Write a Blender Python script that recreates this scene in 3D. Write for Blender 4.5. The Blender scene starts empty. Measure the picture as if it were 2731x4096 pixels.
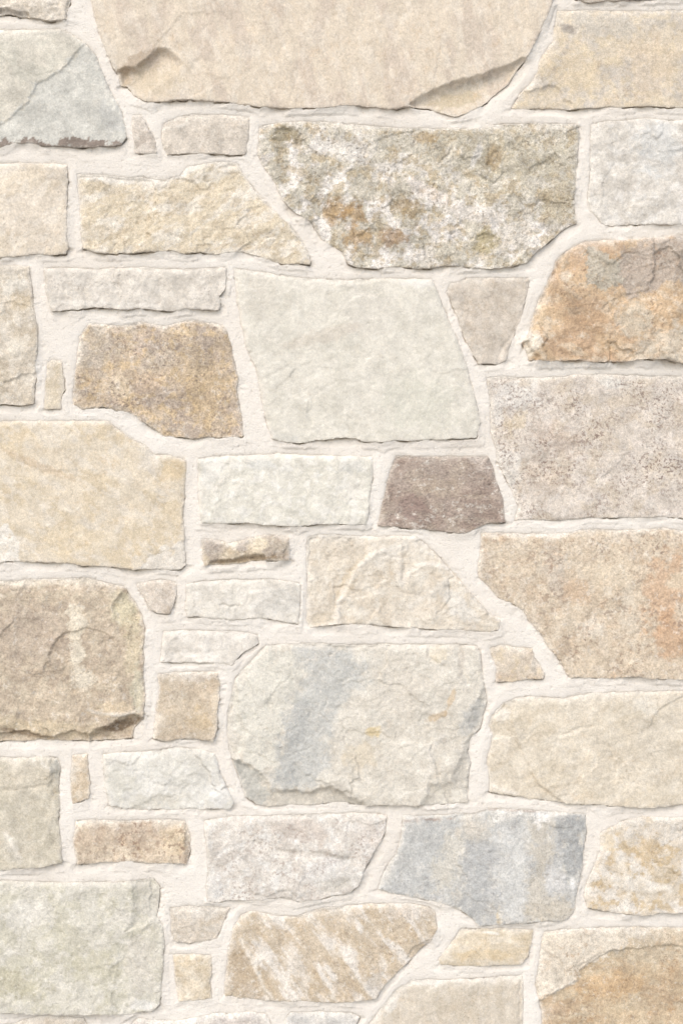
import bpy, math, random
import numpy as np

# ------------------------------------------------------------------ camera, light, exposure
PXM = 3000.0                       # photo pixels per metre on the wall face
W, H = 2731.0, 4096.0
ZC = 0.95                          # height of the picture centre above the foot of the wall
scene = bpy.context.scene
cam_d = bpy.data.cameras.new('camera')
cam = bpy.data.objects.new('camera', cam_d)
scene.collection.objects.link(cam)
CAM_DIST = 2.3
cam.location = (0.0, -CAM_DIST, ZC)
cam.rotation_euler = (math.radians(90), 0, 0)
cam_d.sensor_fit = 'VERTICAL'
cam_d.angle = 2 * math.atan((H / PXM / 2) / CAM_DIST)
cam_d.clip_end = 100
scene.camera = cam

SUN_EL, SUN_AZ = 43.0, -22.0       # azimuth away from the wall's normal, minus = from the left
world = bpy.data.worlds.new('World')
scene.world = world
world.use_nodes = True
wn = world.node_tree
sky = wn.nodes.new('ShaderNodeTexSky')
sky.sky_type = 'NISHITA'
sky.sun_disc = False
sky.sun_elevation = math.radians(SUN_EL)
sky.sun_rotation = math.radians(180.0 - SUN_AZ)
sky.air_density = 1.0
sky.dust_density = 1.5
sky.ozone_density = 1.2
wn.links.new(sky.outputs[0], wn.nodes['Background'].inputs[0])
wn.nodes['Background'].inputs[1].default_value = 0.13
sun_d = bpy.data.lights.new('sun', 'SUN')
sun_d.energy = 1.5
sun_d.angle = math.radians(70)
sun_d.color = (1.0, 0.97, 0.93)
sun = bpy.data.objects.new('sun', sun_d)
scene.collection.objects.link(sun)
sun.location = (-1.5, -3, 4)
sun.rotation_euler = (math.radians(90 - SUN_EL), 0, math.radians(SUN_AZ))
scene.view_settings.view_transform = 'Standard'
scene.view_settings.look = 'None'
scene.view_settings.gamma = 1.0
scene.view_settings.exposure = 0.80

# ------------------------------------------------------------------ noise
def _hash(ix, iy, seed):
    h = (ix.astype(np.int64) * 374761393 + iy.astype(np.int64) * 668265263 + seed * 974634777) & 0xFFFFFFFF
    h = ((h ^ (h >> 13)) * 1274126177) & 0xFFFFFFFF
    h = ((h ^ (h >> 16)) * 2246822519) & 0xFFFFFFFF
    return (h ^ (h >> 15)) & 0xFFFFFFFF

def perlin(x, y, seed):
    ix = np.floor(x); iy = np.floor(y)
    fx = x - ix; fy = y - iy
    ux = fx * fx * fx * (fx * (fx * 6 - 15) + 10)
    uy = fy * fy * fy * (fy * (fy * 6 - 15) + 10)
    def g(dx, dy):
        a = _hash(ix + dx, iy + dy, seed) * (2 * math.pi / 4294967296.0)
        return np.cos(a) * (fx - dx) + np.sin(a) * (fy - dy)
    n0 = g(0, 0) * (1 - ux) + g(1, 0) * ux
    n1 = g(0, 1) * (1 - ux) + g(1, 1) * ux
    return (n0 * (1 - uy) + n1 * uy) * 1.5

def fbm(x, y, scale, octaves, seed, gain=0.5):
    s = np.zeros(np.broadcast(x, y).shape); a = 1.0; t = 0.0; f = 1.0 / scale
    for o in range(octaves):
        s += a * perlin(x * f + 17.3 * o, y * f - 9.1 * o, seed + o * 31)
        t += a; a *= gain; f *= 2.03
    return s / t * 1.35

def ridged(x, y, scale, octaves, seed):
    s = 0; a = 1.0; t = 0; f = 1.0 / scale
    for o in range(octaves):
        s = s + a * (1 - 2 * np.abs(perlin(x * f, y * f, seed + o * 7)))
        t += a; a *= 0.5; f *= 2.1
    return s / t

def worley_planes(x, y, scale, seed):
    """flat tilted cells: a broken, faceted surface; about -1..1"""
    gx = x / scale; gy = y / scale
    ix = np.floor(gx); iy = np.floor(gy)
    best = np.full(x.shape, 1e9); val = np.zeros(x.shape)
    for dy in (-1, 0, 1):
        for dx in (-1, 0, 1):
            cx = ix + dx; cy = iy + dy
            h1 = _hash(cx, cy, seed) / 4294967296.0
            h2 = _hash(cx, cy, seed + 5) / 4294967296.0
            h3 = _hash(cx, cy, seed + 9) / 4294967296.0
            h4 = _hash(cx, cy, seed + 14) / 4294967296.0
            ax = gx - cx - h1; ay = gy - cy - h2
            d = ax * ax + ay * ay
            m = d < best
            best = np.where(m, d, best)
            val = np.where(m, (h3 - 0.5) * 0.9 + (h4 - 0.5) * 1.6 * ax + (h1 - 0.5) * 1.6 * ay, val)
    return val

def sstep(a, b, x):
    t = np.clip((x - a) / (b - a), 0, 1)
    return t * t * (3 - 2 * t)

# ------------------------------------------------------------------ tracing helpers
CROP = dict(A=(0, 0), B=(1331, 0), C=(0, 900), D=(1331, 900), E=(0, 1800), F=(1331, 1800),
            G=(0, 2500), H=(1331, 2500), I=(0, 3096), J=(1331, 3096), K=(800, 2400))
def P(s):
    """'A 10,20 30,40 B 5,6': points read off enlarged views, to photo pixels"""
    out = []; ox = oy = 0; k = 1.0
    for w in s.split():
        if w == 'N': ox = oy = 0; k = 1.0
        elif w in CROP: (ox, oy), k = CROP[w], 1 / 1.12
        else:
            a, b = w.split(','); out.append((ox + float(a) * k, oy + float(b) * k))
    return np.array(out)

def sdf(px, py, poly):
    """signed distance, positive inside"""
    d2 = np.full(px.shape, 1e18); ins = np.zeros(px.shape, bool)
    n = len(poly)
    for i in range(n):
        ax, ay = poly[i]; bx, by = poly[(i + 1) % n]
        ex, ey = bx - ax, by - ay
        L = ex * ex + ey * ey + 1e-9
        t = np.clip(((px - ax) * ex + (py - ay) * ey) / L, 0, 1)
        qx = px - ax - t * ex; qy = py - ay - t * ey
        d2 = np.minimum(d2, qx * qx + qy * qy)
        c = (ay > py) != (by > py)
        with np.errstate(divide='ignore', invalid='ignore'):
            xx = (bx - ax) * (py - ay) / (by - ay + 1e-12) + ax
        ins ^= c & (px < xx)
    d = np.sqrt(d2)
    return np.where(ins, d, -d)

def line_dist(px, py, pts):
    d2 = np.full(px.shape, 1e18)
    for (ax, ay), (bx, by) in zip(pts[:-1], pts[1:]):
        ex, ey = bx - ax, by - ay
        t = np.clip(((px - ax) * ex + (py - ay) * ey) / (ex * ex + ey * ey + 1e-9), 0, 1)
        d2 = np.minimum(d2, (px - ax - t * ex) ** 2 + (py - ay - t * ey) ** 2)
    return np.sqrt(d2)

KCAL = np.array([1.42, 1.42, 1.42])       # light that reaches the wall: seen colour / own colour
def lin(c, sat=0.88):
    c = np.array(c, float)
    if sat < 1 and c[0] - c[2] < 24: c = c + np.array([3.2, 0.5, -4.5]) * min(1, (24 - c[0] + c[2]) / 12)      # the greys lean warm under this sky
    if sat < 1: c = c + (255 - c) * .04                       # darks lifted: a hazy, washed-out light painted into the stone colours
    c = c / 255.0
    c = np.where(c <= 0.04045, c / 12.92, ((c + 0.055) / 1.055) ** 2.4) / KCAL
    c = c * (np.array([1.035, 1.0, .935]) if sat < 1 else np.array([1.03, .998, .938]))
    y = c @ np.array([.2126, .7152, .0722])
    return y + (c - y) * sat

# ------------------------------------------------------------------ the grid all surfaces share
STEP = 4.0
def axis(n):
    mid = np.arange(-24, n + 24.1, STEP)
    lo = [-24.0]; s = 6.0
    while lo[-1] > -640: lo.append(lo[-1] - s); s = min(s * 1.25, 22)
    lo = np.array(lo[1:][::-1])
    hi = mid[-1] + (-24.0 - lo[::-1])
    return np.concatenate([lo, mid, hi])
XS = axis(W); YS = axis(H)
GX, GY = np.meshgrid(XS, YS)
DM = np.full(GX.shape, -1e6)              # signed distance to the nearest stone
HS = np.zeros(GX.shape); NX = np.zeros(GX.shape); NY = np.zeros(GX.shape)

def to_world(px, py, h_mm):
    return np.stack([(px - W / 2) / PXM, -h_mm * 0.001, ZC + (H / 2 - py) / PXM], -1)

def make_mesh(name, co, quads, smooth, origin, colour=None):
    me = bpy.data.meshes.new(name)
    me.vertices.add(len(co))
    me.vertices.foreach_set('co', (co - origin).astype(np.float32).ravel())
    nq = len(quads)
    me.loops.add(nq * 4); me.polygons.add(nq)
    me.loops.foreach_set('vertex_index', quads.astype(np.int32).ravel())
    me.polygons.foreach_set('loop_start', np.arange(0, nq * 4, 4, dtype=np.int32))
    me.polygons.foreach_set('loop_total', np.full(nq, 4, np.int32))
    me.update(calc_edges=True)
    me.polygons.foreach_set('use_smooth', smooth.astype(bool))
    if colour is not None:
        at = me.color_attributes.new('pigment', 'FLOAT_COLOR', 'POINT')
        at.data.foreach_set('color', colour.astype(np.float32).ravel())
    me.validate()
    return me

# ------------------------------------------------------------------ materials
def nd(nt, kind, **kw):
    n = nt.nodes.new(kind)
    for k, v in kw.items():
        if k.startswith('i_'):
            key = k[2:]
            n.inputs[int(key) if key.isdigit() else key.replace('_', ' ')].default_value = v
        else: setattr(n, k, v)
    return n

def stone_material(name, seed, grain=0.22, mottle=0.16, dark=0.25, darkcol=(95, 78, 66), warm=0.25,
                   warmcol=(214, 176, 124), white=0.25, bump=0.5, gscale=1.0, stretch=(1, 1, 1), angle=0.0,
                   coarse=1.0, dthr=.56):
    m = bpy.data.materials.new(name); m.use_nodes = True
    nt = m.node_tree; nt.nodes.clear(); L = nt.links.new
    out = nd(nt, 'ShaderNodeOutputMaterial'); bs = nd(nt, 'ShaderNodeBsdfPrincipled')
    L(bs.outputs[0], out.inputs[0])
    bs.inputs['Roughness'].default_value = 0.82
    bs.inputs['Specular IOR Level'].default_value = 0.28
    tc = nd(nt, 'ShaderNodeTexCoord'); mp = nd(nt, 'ShaderNodeMapping')
    L(tc.outputs['Object'], mp.inputs[0])
    rnd = random.Random(seed)
    grain *= .82
    gscale *= rnd.uniform(.75, 1.4); mottle *= rnd.uniform(.75, 1.4); white *= rnd.uniform(.7, 1.3)
    mp.inputs['Location'].default_value = [rnd.uniform(-9, 9) for _ in range(3)]
    mp.inputs['Rotation'].default_value = (0, math.radians(angle), 0)
    mp.inputs['Scale'].default_value = stretch
    def noise(scale, detail, off, rough=0.6):
        v = nd(nt, 'ShaderNodeVectorMath', operation='ADD'); v.inputs[1].default_value = (off * 3.1, off * 1.7, off * 2.3)
        L(mp.outputs[0], v.inputs[0])
        n = nd(nt, 'ShaderNodeTexNoise'); n.inputs['Scale'].default_value = scale * gscale
        n.inputs['Detail'].default_value = detail; n.inputs['Roughness'].default_value = rough
        L(v.outputs[0], n.inputs['Vector']); return n.outputs['Fac']
    def rng(fac, a, b, c, d, smooth=True):
        r = nd(nt, 'ShaderNodeMapRange', interpolation_type='SMOOTHSTEP' if smooth else 'LINEAR')
        for i, v in enumerate((a, b, c, d)): r.inputs[i + 1].default_value = v
        L(fac, r.inputs[0]); return r.outputs[0]
    def mul(a, b, op='MULTIPLY'):
        q = nd(nt, 'ShaderNodeMath', operation=op)
        for i, s in enumerate((a, b)):
            if isinstance(s, (int, float)): q.inputs[i].default_value = s
            else: L(s, q.inputs[i])
        return q.outputs[0]
    def mixc(fac, a, b, blend='MIX'):
        x = nd(nt, 'ShaderNodeMix', data_type='RGBA', blend_type=blend)
        L(fac, x.inputs[0]) if not isinstance(fac, (int, float)) else setattr(x.inputs[0], 'default_value', fac)
        for i, s in ((6, a), (7, b)):
            if isinstance(s, tuple): x.inputs[i].default_value = s
            else: L(s, x.inputs[i])
        return x.outputs[2]
    at = nd(nt, 'ShaderNodeAttribute', attribute_name='pigment')
    col = at.outputs['Color']; rough_mask = at.outputs['Alpha']
    n_gr = noise(210, 5, 1, .72); n_mo = noise(48, 6, 2, .66); n_w = noise(90, 6, 3, .7); n_d = noise(240, 3, 4, .62); n_cr = noise(520, 3, 7, .6)
    n_wh = noise(130, 5, 5, .7); n_fine = noise(800, 2, 6)
    # ochre staining between the grains
    wf = mul(rng(n_w, .48, .70, 0, warm * .7), rough_mask)
    col = mixc(wf, col, tuple(lin(warmcol)) + (1,))
    # pale quartz grains
    whf = rng(n_wh, .55, .66, 0, white)
    col = mixc(whf, col, tuple(lin((240, 234, 225))) + (1,))
    # value change, clumps then grains
    v = mul(rng(n_mo, .3, .7, 1 - mottle, 1 + mottle, False), rng(n_gr, .28, .72, 1 - grain, 1 + grain, False))
    v = mul(v, rng(n_cr, .3, .7, 1 - 1.1 * grain, 1 + 1.1 * grain, False))
    vv = nd(nt, 'ShaderNodeVectorMath', operation='SCALE'); L(col, vv.inputs[0]); L(v, vv.inputs['Scale'])
    col = vv.outputs[0]
    df = mul(rng(n_d, dthr, dthr + .11, 0, dark), rough_mask)
    col = mixc(df, col, tuple(lin(darkcol)) + (1,))
    L(col, bs.inputs['Base Color'])
    hgt = mul(mul(mul(mul(n_gr, 0.4), mul(n_cr, .35), 'ADD'), mul(n_mo, .7 * coarse), 'ADD'), mul(n_fine, 0.25), 'ADD')
    bp = nd(nt, 'ShaderNodeBump'); bp.inputs['Strength'].default_value = bump
    bp.inputs['Distance'].default_value = 0.0028
    L(hgt, bp.inputs['Height']); L(bp.outputs[0], bs.inputs['Normal'])
    return m

def mortar_material():
    m = bpy.data.materials.new('lime_mortar'); m.use_nodes = True
    nt = m.node_tree; bs = nt.nodes['Principled BSDF']; L = nt.links.new
    bs.inputs['Roughness'].default_value = 0.9; bs.inputs['Specular IOR Level'].default_value = 0.2
    tc = nd(nt, 'ShaderNodeTexCoord')
    def noise(scale, detail, vec=None, rough=.6):
        n = nd(nt, 'ShaderNodeTexNoise'); n.inputs['Scale'].default_value = scale
        n.inputs['Detail'].default_value = detail; n.inputs['Roughness'].default_value = rough
        L(vec or tc.outputs['Object'], n.inputs['Vector']); return n.outputs['Fac']
    mp = nd(nt, 'ShaderNodeMapping'); mp.inputs['Scale'].default_value = (0.35, 1, 1.3); L(tc.outputs['Object'], mp.inputs[0])
    big = noise(9, 4); mid = noise(60, 4, mp.outputs[0]); fine = noise(480, 4, None, .65); dots = noise(330, 2, None, .4)
    r1 = nd(nt, 'ShaderNodeValToRGB')
    r1.color_ramp.elements[0].position = .34; r1.color_ramp.elements[1].position = .68
    r1.color_ramp.elements[0].color = tuple(lin((242, 234, 224), 1)) + (1,)
    r1.color_ramp.elements[1].color = tuple(lin((248, 242, 234), 1)) + (1,)
    L(big, r1.inputs[0])
    rg = nd(nt, 'ShaderNodeMapRange'); L(fine, rg.inputs[0])
    for i, v in enumerate((.3, .7, .955, 1.045)): rg.inputs[i + 1].default_value = v
    rm = nd(nt, 'ShaderNodeMapRange'); L(mid, rm.inputs[0])
    for i, v in enumerate((.3, .7, .97, 1.03)): rm.inputs[i + 1].default_value = v
    mu = nd(nt, 'ShaderNodeMath', operation='MULTIPLY'); L(rg.outputs[0], mu.inputs[0]); L(rm.outputs[0], mu.inputs[1])
    sc = nd(nt, 'ShaderNodeVectorMath', operation='SCALE'); L(r1.outputs[0], sc.inputs[0]); L(mu.outputs[0], sc.inputs['Scale'])
    dr = nd(nt, 'ShaderNodeMapRange', interpolation_type='SMOOTHSTEP'); L(dots, dr.inputs[0])
    for i, v in enumerate((.66, .74, 0, .35)): dr.inputs[i + 1].default_value = v
    mx = nd(nt, 'ShaderNodeMix', data_type='RGBA'); L(dr.outputs[0], mx.inputs[0]); L(sc.outputs[0], mx.inputs[6])
    mx.inputs[7].default_value = tuple(lin((176, 160, 144))) + (1,)
    L(mx.outputs[2], bs.inputs['Base Color'])
    ad = nd(nt, 'ShaderNodeMath', operation='MULTIPLY_ADD'); L(fine, ad.inputs[0]); ad.inputs[1].default_value = 1.5; L(mid, ad.inputs[2])
    bp = nd(nt, 'ShaderNodeBump'); bp.inputs['Strength'].default_value = .4; bp.inputs['Distance'].default_value = .003
    L(ad.outputs[0], bp.inputs['Height']); L(bp.outputs[0], bs.inputs['Normal'])
    return m

# ------------------------------------------------------------------ the stones, as traced
# o outline | c colours (base, cloudy second, third patches) | l label | pr how proud of the mortar at its foot (mm)
# ru relief in mm | fa facet relief in mm | b pigment patches, a few are painted shade (where, rx, ry, angle, colour, strength)
# cut: recessed scar (outline, depth mm, edge softness px) | rid: ridge or crack (line, height mm, width px)
STONES = []
def S(label, o, c, pr=6, ru=2.2, fa=1.6, fs=150, b=(), cut=(), rid=(), rim=0.55, streak=None, mat=None, wl=None, pb=(), s1=130, s2=45, a1=.8, a2=.45):
    STONES.append(dict(l=label, o=P(o), c=c, pr=pr, ru=ru, fa=fa, fs=fs, b=b, cut=cut, rid=rid, rim=rim,
                       streak=streak, mat=mat or {}, wl=wl, pb=pb, s1=s1, s2=s2, a1=a1, a2=a2))

S('beige stone with a grey broken foot above the grey green triangle',
  'A -150,-150 318,-150 312,10 300,60 296,90 230,93 150,78 90,72 50,62 0,66 -150,75',
  [(226, 214, 196), (214, 202, 184), (236, 226, 212)], pr=8, ru=4, fa=5, fs=80,
  b=[('A 30,60', 90, 22, 10, (190, 180, 168), .8)], cut=[('A -20,45 30,40 75,55 130,60 150,90 -20,90', 7, 6)])  # grey patch is shade painted into the recess at the foot
S('grey green triangular stone split by a diagonal crack, dark broken foot',
  'A -150,130 100,136 270,131 340,165 385,200 430,255 460,330 485,390 520,450 545,510 560,570 562,620 545,648 450,655 370,662 300,655 200,655 130,635 60,640 0,660 -150,665',
  [(215, 208, 192), (207, 203, 190), (222, 214, 198)],
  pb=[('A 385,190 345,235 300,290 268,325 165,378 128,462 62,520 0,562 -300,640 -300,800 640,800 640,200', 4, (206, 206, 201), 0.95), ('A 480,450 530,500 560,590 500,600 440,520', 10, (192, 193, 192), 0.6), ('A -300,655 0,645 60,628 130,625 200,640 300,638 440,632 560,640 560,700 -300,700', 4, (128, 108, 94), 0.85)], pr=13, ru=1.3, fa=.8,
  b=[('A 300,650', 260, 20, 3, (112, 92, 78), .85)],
  cut=[('A 385,190 345,235 300,290 268,325 165,378 128,462 62,520 0,562 -100,610 -100,720 640,720 640,200', 2.6, 3)],
  mat=dict(warm=.08, white=.3, grain=.16, dark=.12))
S('huge sandy slab with two chipped lower corners above the mossy olive stone',
  'A 400,-150 412,0 425,70 450,150 475,220 500,280 530,330 545,380 575,385 600,425 650,455 720,455 800,445 900,450 1000,455 1080,468 1170,480 1290,487 1400,485 B 0,480 60,472 130,475 250,490 330,478 430,485 500,510 540,522 600,505 660,475 720,425 780,375 830,305 880,235 930,130 965,50 985,-10 1010,-150',
  [(227, 211, 188), (216, 199, 179), (235, 222, 203)], pr=13, ru=1.6, fa=.7, fs=260, streak=(78, 2.6), s1=120,
  b=[('A 680,360', 150, 70, -10, (212, 194, 164), .6), ('A 620,270', 110, 26, -32, (186, 165, 140), .75), ('B 560,440', 120, 45, -15, (203, 186, 154), .8), ('B 620,385', 130, 24, -16, (198, 188, 172), .7), ('A 555,350', 30, 60, 0, (190, 164, 130), .5)],  # streaks under both chip crests are their shadow painted into the colour
  cut=[('A 520,318 560,300 610,302 665,258 705,212 760,222 830,290 800,340 690,400 640,470 500,470', 15, 30, 'A 520,325 560,303 610,303 665,258 705,214 740,216', 95),
       ('B 330,470 400,425 470,395 570,358 640,345 700,322 800,285 850,255 900,280 760,560 420,560', 13, 38, 'B 330,480 400,428 470,398 570,360 640,347 700,325 800,288', 130),
       ('A 945,60 925,110 915,200 912,300 930,330 1020,360 760,500 560,430 700,200 820,60', 1.3, 6)],
  rid=[('B -200,480 -150,330 -160,200', -.8, 6)], mat=dict(warm=.35, grain=.15, mottle=.10, dark=.25, darkcol=(160, 138, 116), stretch=(1.1, 1, .85)))
S('sandy stone with a grey smudge and a small flaked corner beside the huge slab',
  'B 1005,50 1100,48 1250,50 1400,52 1568,46 1850,50 1850,480 1568,482 1400,475 1250,480 1150,482 1060,488 950,480 850,485 800,482 830,430 880,380 915,330 925,280 955,225 985,185 995,120 1003,80',
  [(223, 207, 182), (213, 201, 184), (226, 207, 172)], pr=7, ru=1.5, fa=.9, fs=220, a1=.9,
  b=[('B 1060,130', 38, 20, 20, (168, 160, 152), .8), ('B 1200,110', 190, 60, 5, (208, 201, 190), .7), ('B 1080,330', 120, 90, 0, (222, 200, 162), .5), ('B 1420,300', 120, 150, 0, (220, 198, 168), .5)],
  cut=[('B 800,470 850,410 930,398 965,380 1010,398 1030,440 1075,470 1060,520 780,520', 4, 4)],
  rid=[('B 1340,150 1330,260 1345,350 1335,440', -.7, 8)], mat=dict(warm=.35, grain=.2, dark=.28, darkcol=(140, 122, 104)))
S('strip of dark edged stone above the sandy stone with the grey smudge',
  'B 1080,-150 1085,-2 1130,10 1200,8 1300,1 1450,-10 1850,-15 1850,-150',
  [(196, 182, 164), (170, 154, 138), (206, 192, 174)], pr=12, ru=2)
S('tiny upright triangular stone beside the grey green triangle',
  'A 600,522 625,520 650,550 675,600 692,640 700,680 640,685 612,682 605,620 600,570',
  [(216, 204, 190), (204, 190, 174), (224, 214, 200)], pr=6, ru=1.5, cut=[('A 600,510 640,520 672,590 690,650 720,660 720,500', 2, 5)], mat=dict(warm=.2))
S('small flat greyish beige block under the huge slab',
  'A 735,555 790,530 860,515 960,515 1060,520 1115,530 1110,590 1105,660 1095,692 1020,690 940,688 830,685 750,692 738,660 725,620 728,580',
  [(216, 204, 188), (208, 196, 180), (226, 214, 198)], pr=4.5, ru=1.4, fa=.8, mat=dict(warm=.18, grain=.2), rid=[('A 735,575 790,572 830,560 850,525', 1.4, 7)])
S('plain cream block with a sharp corner beside the yellowish rough stone',
  'A -150,735 100,732 300,738 303,830 298,930 300,1050 C 306,100 295,130 230,132 150,130 60,142 0,145 -150,140',
  [(229, 215, 195), (224, 209, 186), (234, 223, 207)], pr=9, ru=1.5, fa=1, streak=(-40, 2), mat=dict(warm=.25, grain=.16))
S('yellowish rough stone tapering to a point, white crust along its top',
  'A 350,780 450,785 560,795 650,800 740,810 810,790 840,750 920,735 1000,728 1060,730 1090,790 1130,840 1190,910 1240,960 1300,1010 C 1335,50 1365,100 1388,160 1385,175 1330,170 1270,175 1220,155 1150,135 1090,118 1030,120 960,130 900,118 830,128 760,112 680,120 590,125 500,128 430,120 375,105 368,60 362,-60 355,-150',
  [(229, 213, 184), (238, 227, 208), (214, 196, 166)], pr=10, ru=3.6, fa=3.2, fs=95, streak=(-28, 2.0), a2=.6, s1=70, s2=26, rim=.8,
  b=[('A 520,800', 200, 22, 3, (240, 234, 226), .9), ('A 830,770', 90, 20, -25, (238, 232, 224), .8), ('A 500,850', 120, 30, 15, (196, 180, 152), .55), ('C 420,30', 80, 40, 0, (206, 190, 164), .5)],
  mat=dict(warm=.35, white=.4, coarse=1.4, bump=.6, dark=.3))
S('large mossy olive stone with crusty white patches and pits',
  'A 1165,570 1230,555 1380,545 1490,550 B 150,565 300,575 480,578 660,578 740,562 860,555 990,555 1090,560 1100,600 1090,700 1085,800 1075,900 1085,1000 1040,1020 990,1060 940,1100 D 900,125 870,170 800,185 700,195 620,190 540,182 440,188 380,195 300,185 230,190 170,195 120,190 70,175 40,120 0,95 A 1440,1070 1400,1000 1320,945 1260,890 1240,830 1210,780 1175,730 1155,690 1160,640',
  [(209, 200, 181), (237, 231, 224), (196, 177, 142)], pr=7, ru=4.0, fa=3.2, fs=70, s1=88, s2=55, a1=.85, a2=.6, rim=.75, wl='B -150,560 1000,1010',
  b=[('B 760,700', 330, 120, 5, (205, 194, 168), .55), ('B 80,680', 120, 60, 20, (236, 231, 226), .75), ('A 1280,600', 60, 40, 0, (156, 142, 108), .85), ('B 330,930', 70, 45, 20, (150, 124, 76), .7),
     ('A 1500,950', 60, 60, 0, (178, 140, 84), .7), ('B 100,960', 60, 50, 0, (176, 138, 82), .7), ('D 270,60', 70, 45, 10, (176, 136, 84), .7), ('D 110,60', 70, 50, 0, (190, 152, 96), .7), ('B 420,620', 55, 25, 0, (190, 158, 104), .6), ('B 720,700', 30, 60, 0, (178, 150, 102), .6),
     ('D 680,80', 55, 55, 0, (186, 170, 124), .8), ('B 420,860', 120, 35, 30, (240, 230, 222), .85), ('B 640,960', 150, 40, 10, (240, 232, 224), .8), ('D 770,60', 140, 60, -30, (236, 228, 218), .7), ('D 870,10', 30, 110, 0, (236, 230, 222), .6), ('B 640,700', 16, 60, 20, (240, 236, 232), .8), ('B 1000,900', 70, 130, 10, (196, 180, 148), .6), ('D 420,140', 40, 60, 20, (240, 232, 222), .6)],
  cut=[('A 1235,575 1320,570 1360,600 1330,650 1260,640 1220,610', 4, 12), ('D 640,50 690,35 735,60 725,110 660,120 635,95', 4, 8), ('B 690,610 760,600 750,740 690,745', 3, 12)],
  mat=dict(warm=.55, warmcol=(186, 150, 92), white=.55, dark=.5, darkcol=(96, 82, 58), grain=.3, mottle=.24, bump=.9, coarse=1.6))
S('whitish grey block with a faint bluish cast beside the mossy stone',
  'B 1155,560 1200,548 1300,540 1400,530 1480,540 1568,540 1800,545 1800,1000 1568,1005 1450,1005 1350,1003 1250,1010 1200,1000 1180,970 1150,940 1140,890 1150,820 1155,700',
  [(222, 217, 210), (210, 204, 196), (231, 228, 224)], pr=4, ru=2.4, fa=1.8, fs=110, s1=90, a2=.6,
  b=[('B 1450,650', 110, 130, 20, (219, 221, 222), .7), ('B 1250,830', 110, 25, -20, (200, 191, 178), .5), ('B 1390,720', 100, 20, 15, (203, 194, 182), .5)], mat=dict(warm=.08, white=.4, grain=.16, dark=.2, darkcol=(150, 140, 130)))
S('proud orange brown stone with a grey brown upper corner and a deep shadow at its foot',
  'D 1080,95 1130,75 1200,70 1300,68 1400,60 1450,62 1510,48 1568,45 1850,40 1850,620 1568,620 1480,600 1400,600 1330,608 1230,612 1160,612 1090,605 1000,608 930,605 880,607 865,570 845,530 870,495 890,440 905,390 930,320 960,260 985,210 1000,160 1040,120',
  [(214, 183, 144), (201, 168, 132), (222, 200, 170)],
  pb=[('D 1280,150 1390,65 1568,40 1900,30 1900,250 1500,255 1400,300 1310,330 1260,230', 16, (185, 171, 157), 0.85), ('D 1128,118 1200,112 1290,170 1280,260 1190,300 1135,240', 6, (192, 183, 164), 0.9), ('D 1330,620 1400,500 1520,450 1900,430 1900,660 1330,660', 18, (219, 206, 184), 0.75)], pr=21, ru=4.5, fa=3.2, fs=130, streak=(30, 1.8), a2=.6, rim=.6,
  b=[('D 1090,150', 50, 90, 20, (216, 178, 136), .7), ('D 920,400', 26, 190, 14, (232, 204, 164), .7), ('D 885,530', 40, 60, 20, (238, 226, 206), .9), ('D 1350,430', 90, 80, 0, (204, 194, 174), .6), ('D 1130,420', 150, 60, 30, (190, 156, 118), .6), ('D 1040,230', 30, 25, 0, (228, 214, 192), .7), ('D 1255,150', 40, 20, 0, (206, 170, 126), .7), ('D 1100,320', 130, 40, 25, (178, 152, 122), .45)],
  cut=[('D 840,530 870,520 890,560 920,590 900,640 830,640', 7, 6), ('D 1000,90 1040,140 1020,210 970,290 930,420 900,500 830,480 940,100', 6, 26), ('D 1120,120 1200,105 1240,170 1260,260 1180,300 1130,260', 1, 8)],
  mat=dict(warm=.4, warmcol=(214, 164, 108), white=.3, dark=.45, darkcol=(120, 92, 72), bump=.75, coarse=1.5, grain=.22))
S('tall pale tan stone with a ragged shaded side below the plain cream block',
  'C -150,185 60,182 130,190 140,240 145,300 155,380 165,450 172,520 165,580 158,640 162,690 155,750 150,800 80,805 0,800 -150,805',
  [(218, 205, 185), (206, 192, 170), (230, 221, 206)], pr=9, ru=2.4, fa=2, fs=100, b=[('C 70,270', 60, 40, 0, (228, 224, 216), .7), ('C 100,350', 60, 40, 0, (206, 184, 146), .5), ('C 70,560', 60, 50, 0, (230, 220, 202), .6), ('C 60,210', 90, 20, 0, (190, 180, 164), .6)], mat=dict(warm=.3, white=.35))
S('long narrow pale stone with a sharp shadowed lower edge',
  'C 200,195 300,192 420,200 520,195 640,190 720,200 830,200 930,195 1012,190 1012,240 1005,290 980,320 985,350 978,380 900,378 840,375 780,385 700,380 620,372 540,378 480,370 430,363 370,375 290,380 235,385 228,370 215,320 205,260',
  [(223, 215, 204), (214, 205, 192), (231, 225, 216)], pr=12, ru=2.2, fa=2, fs=85, streak=(25, 1.6), mat=dict(warm=.12, grain=.14), b=[('C 450,355', 260, 14, 3, (236, 231, 224), .8)])
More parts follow.
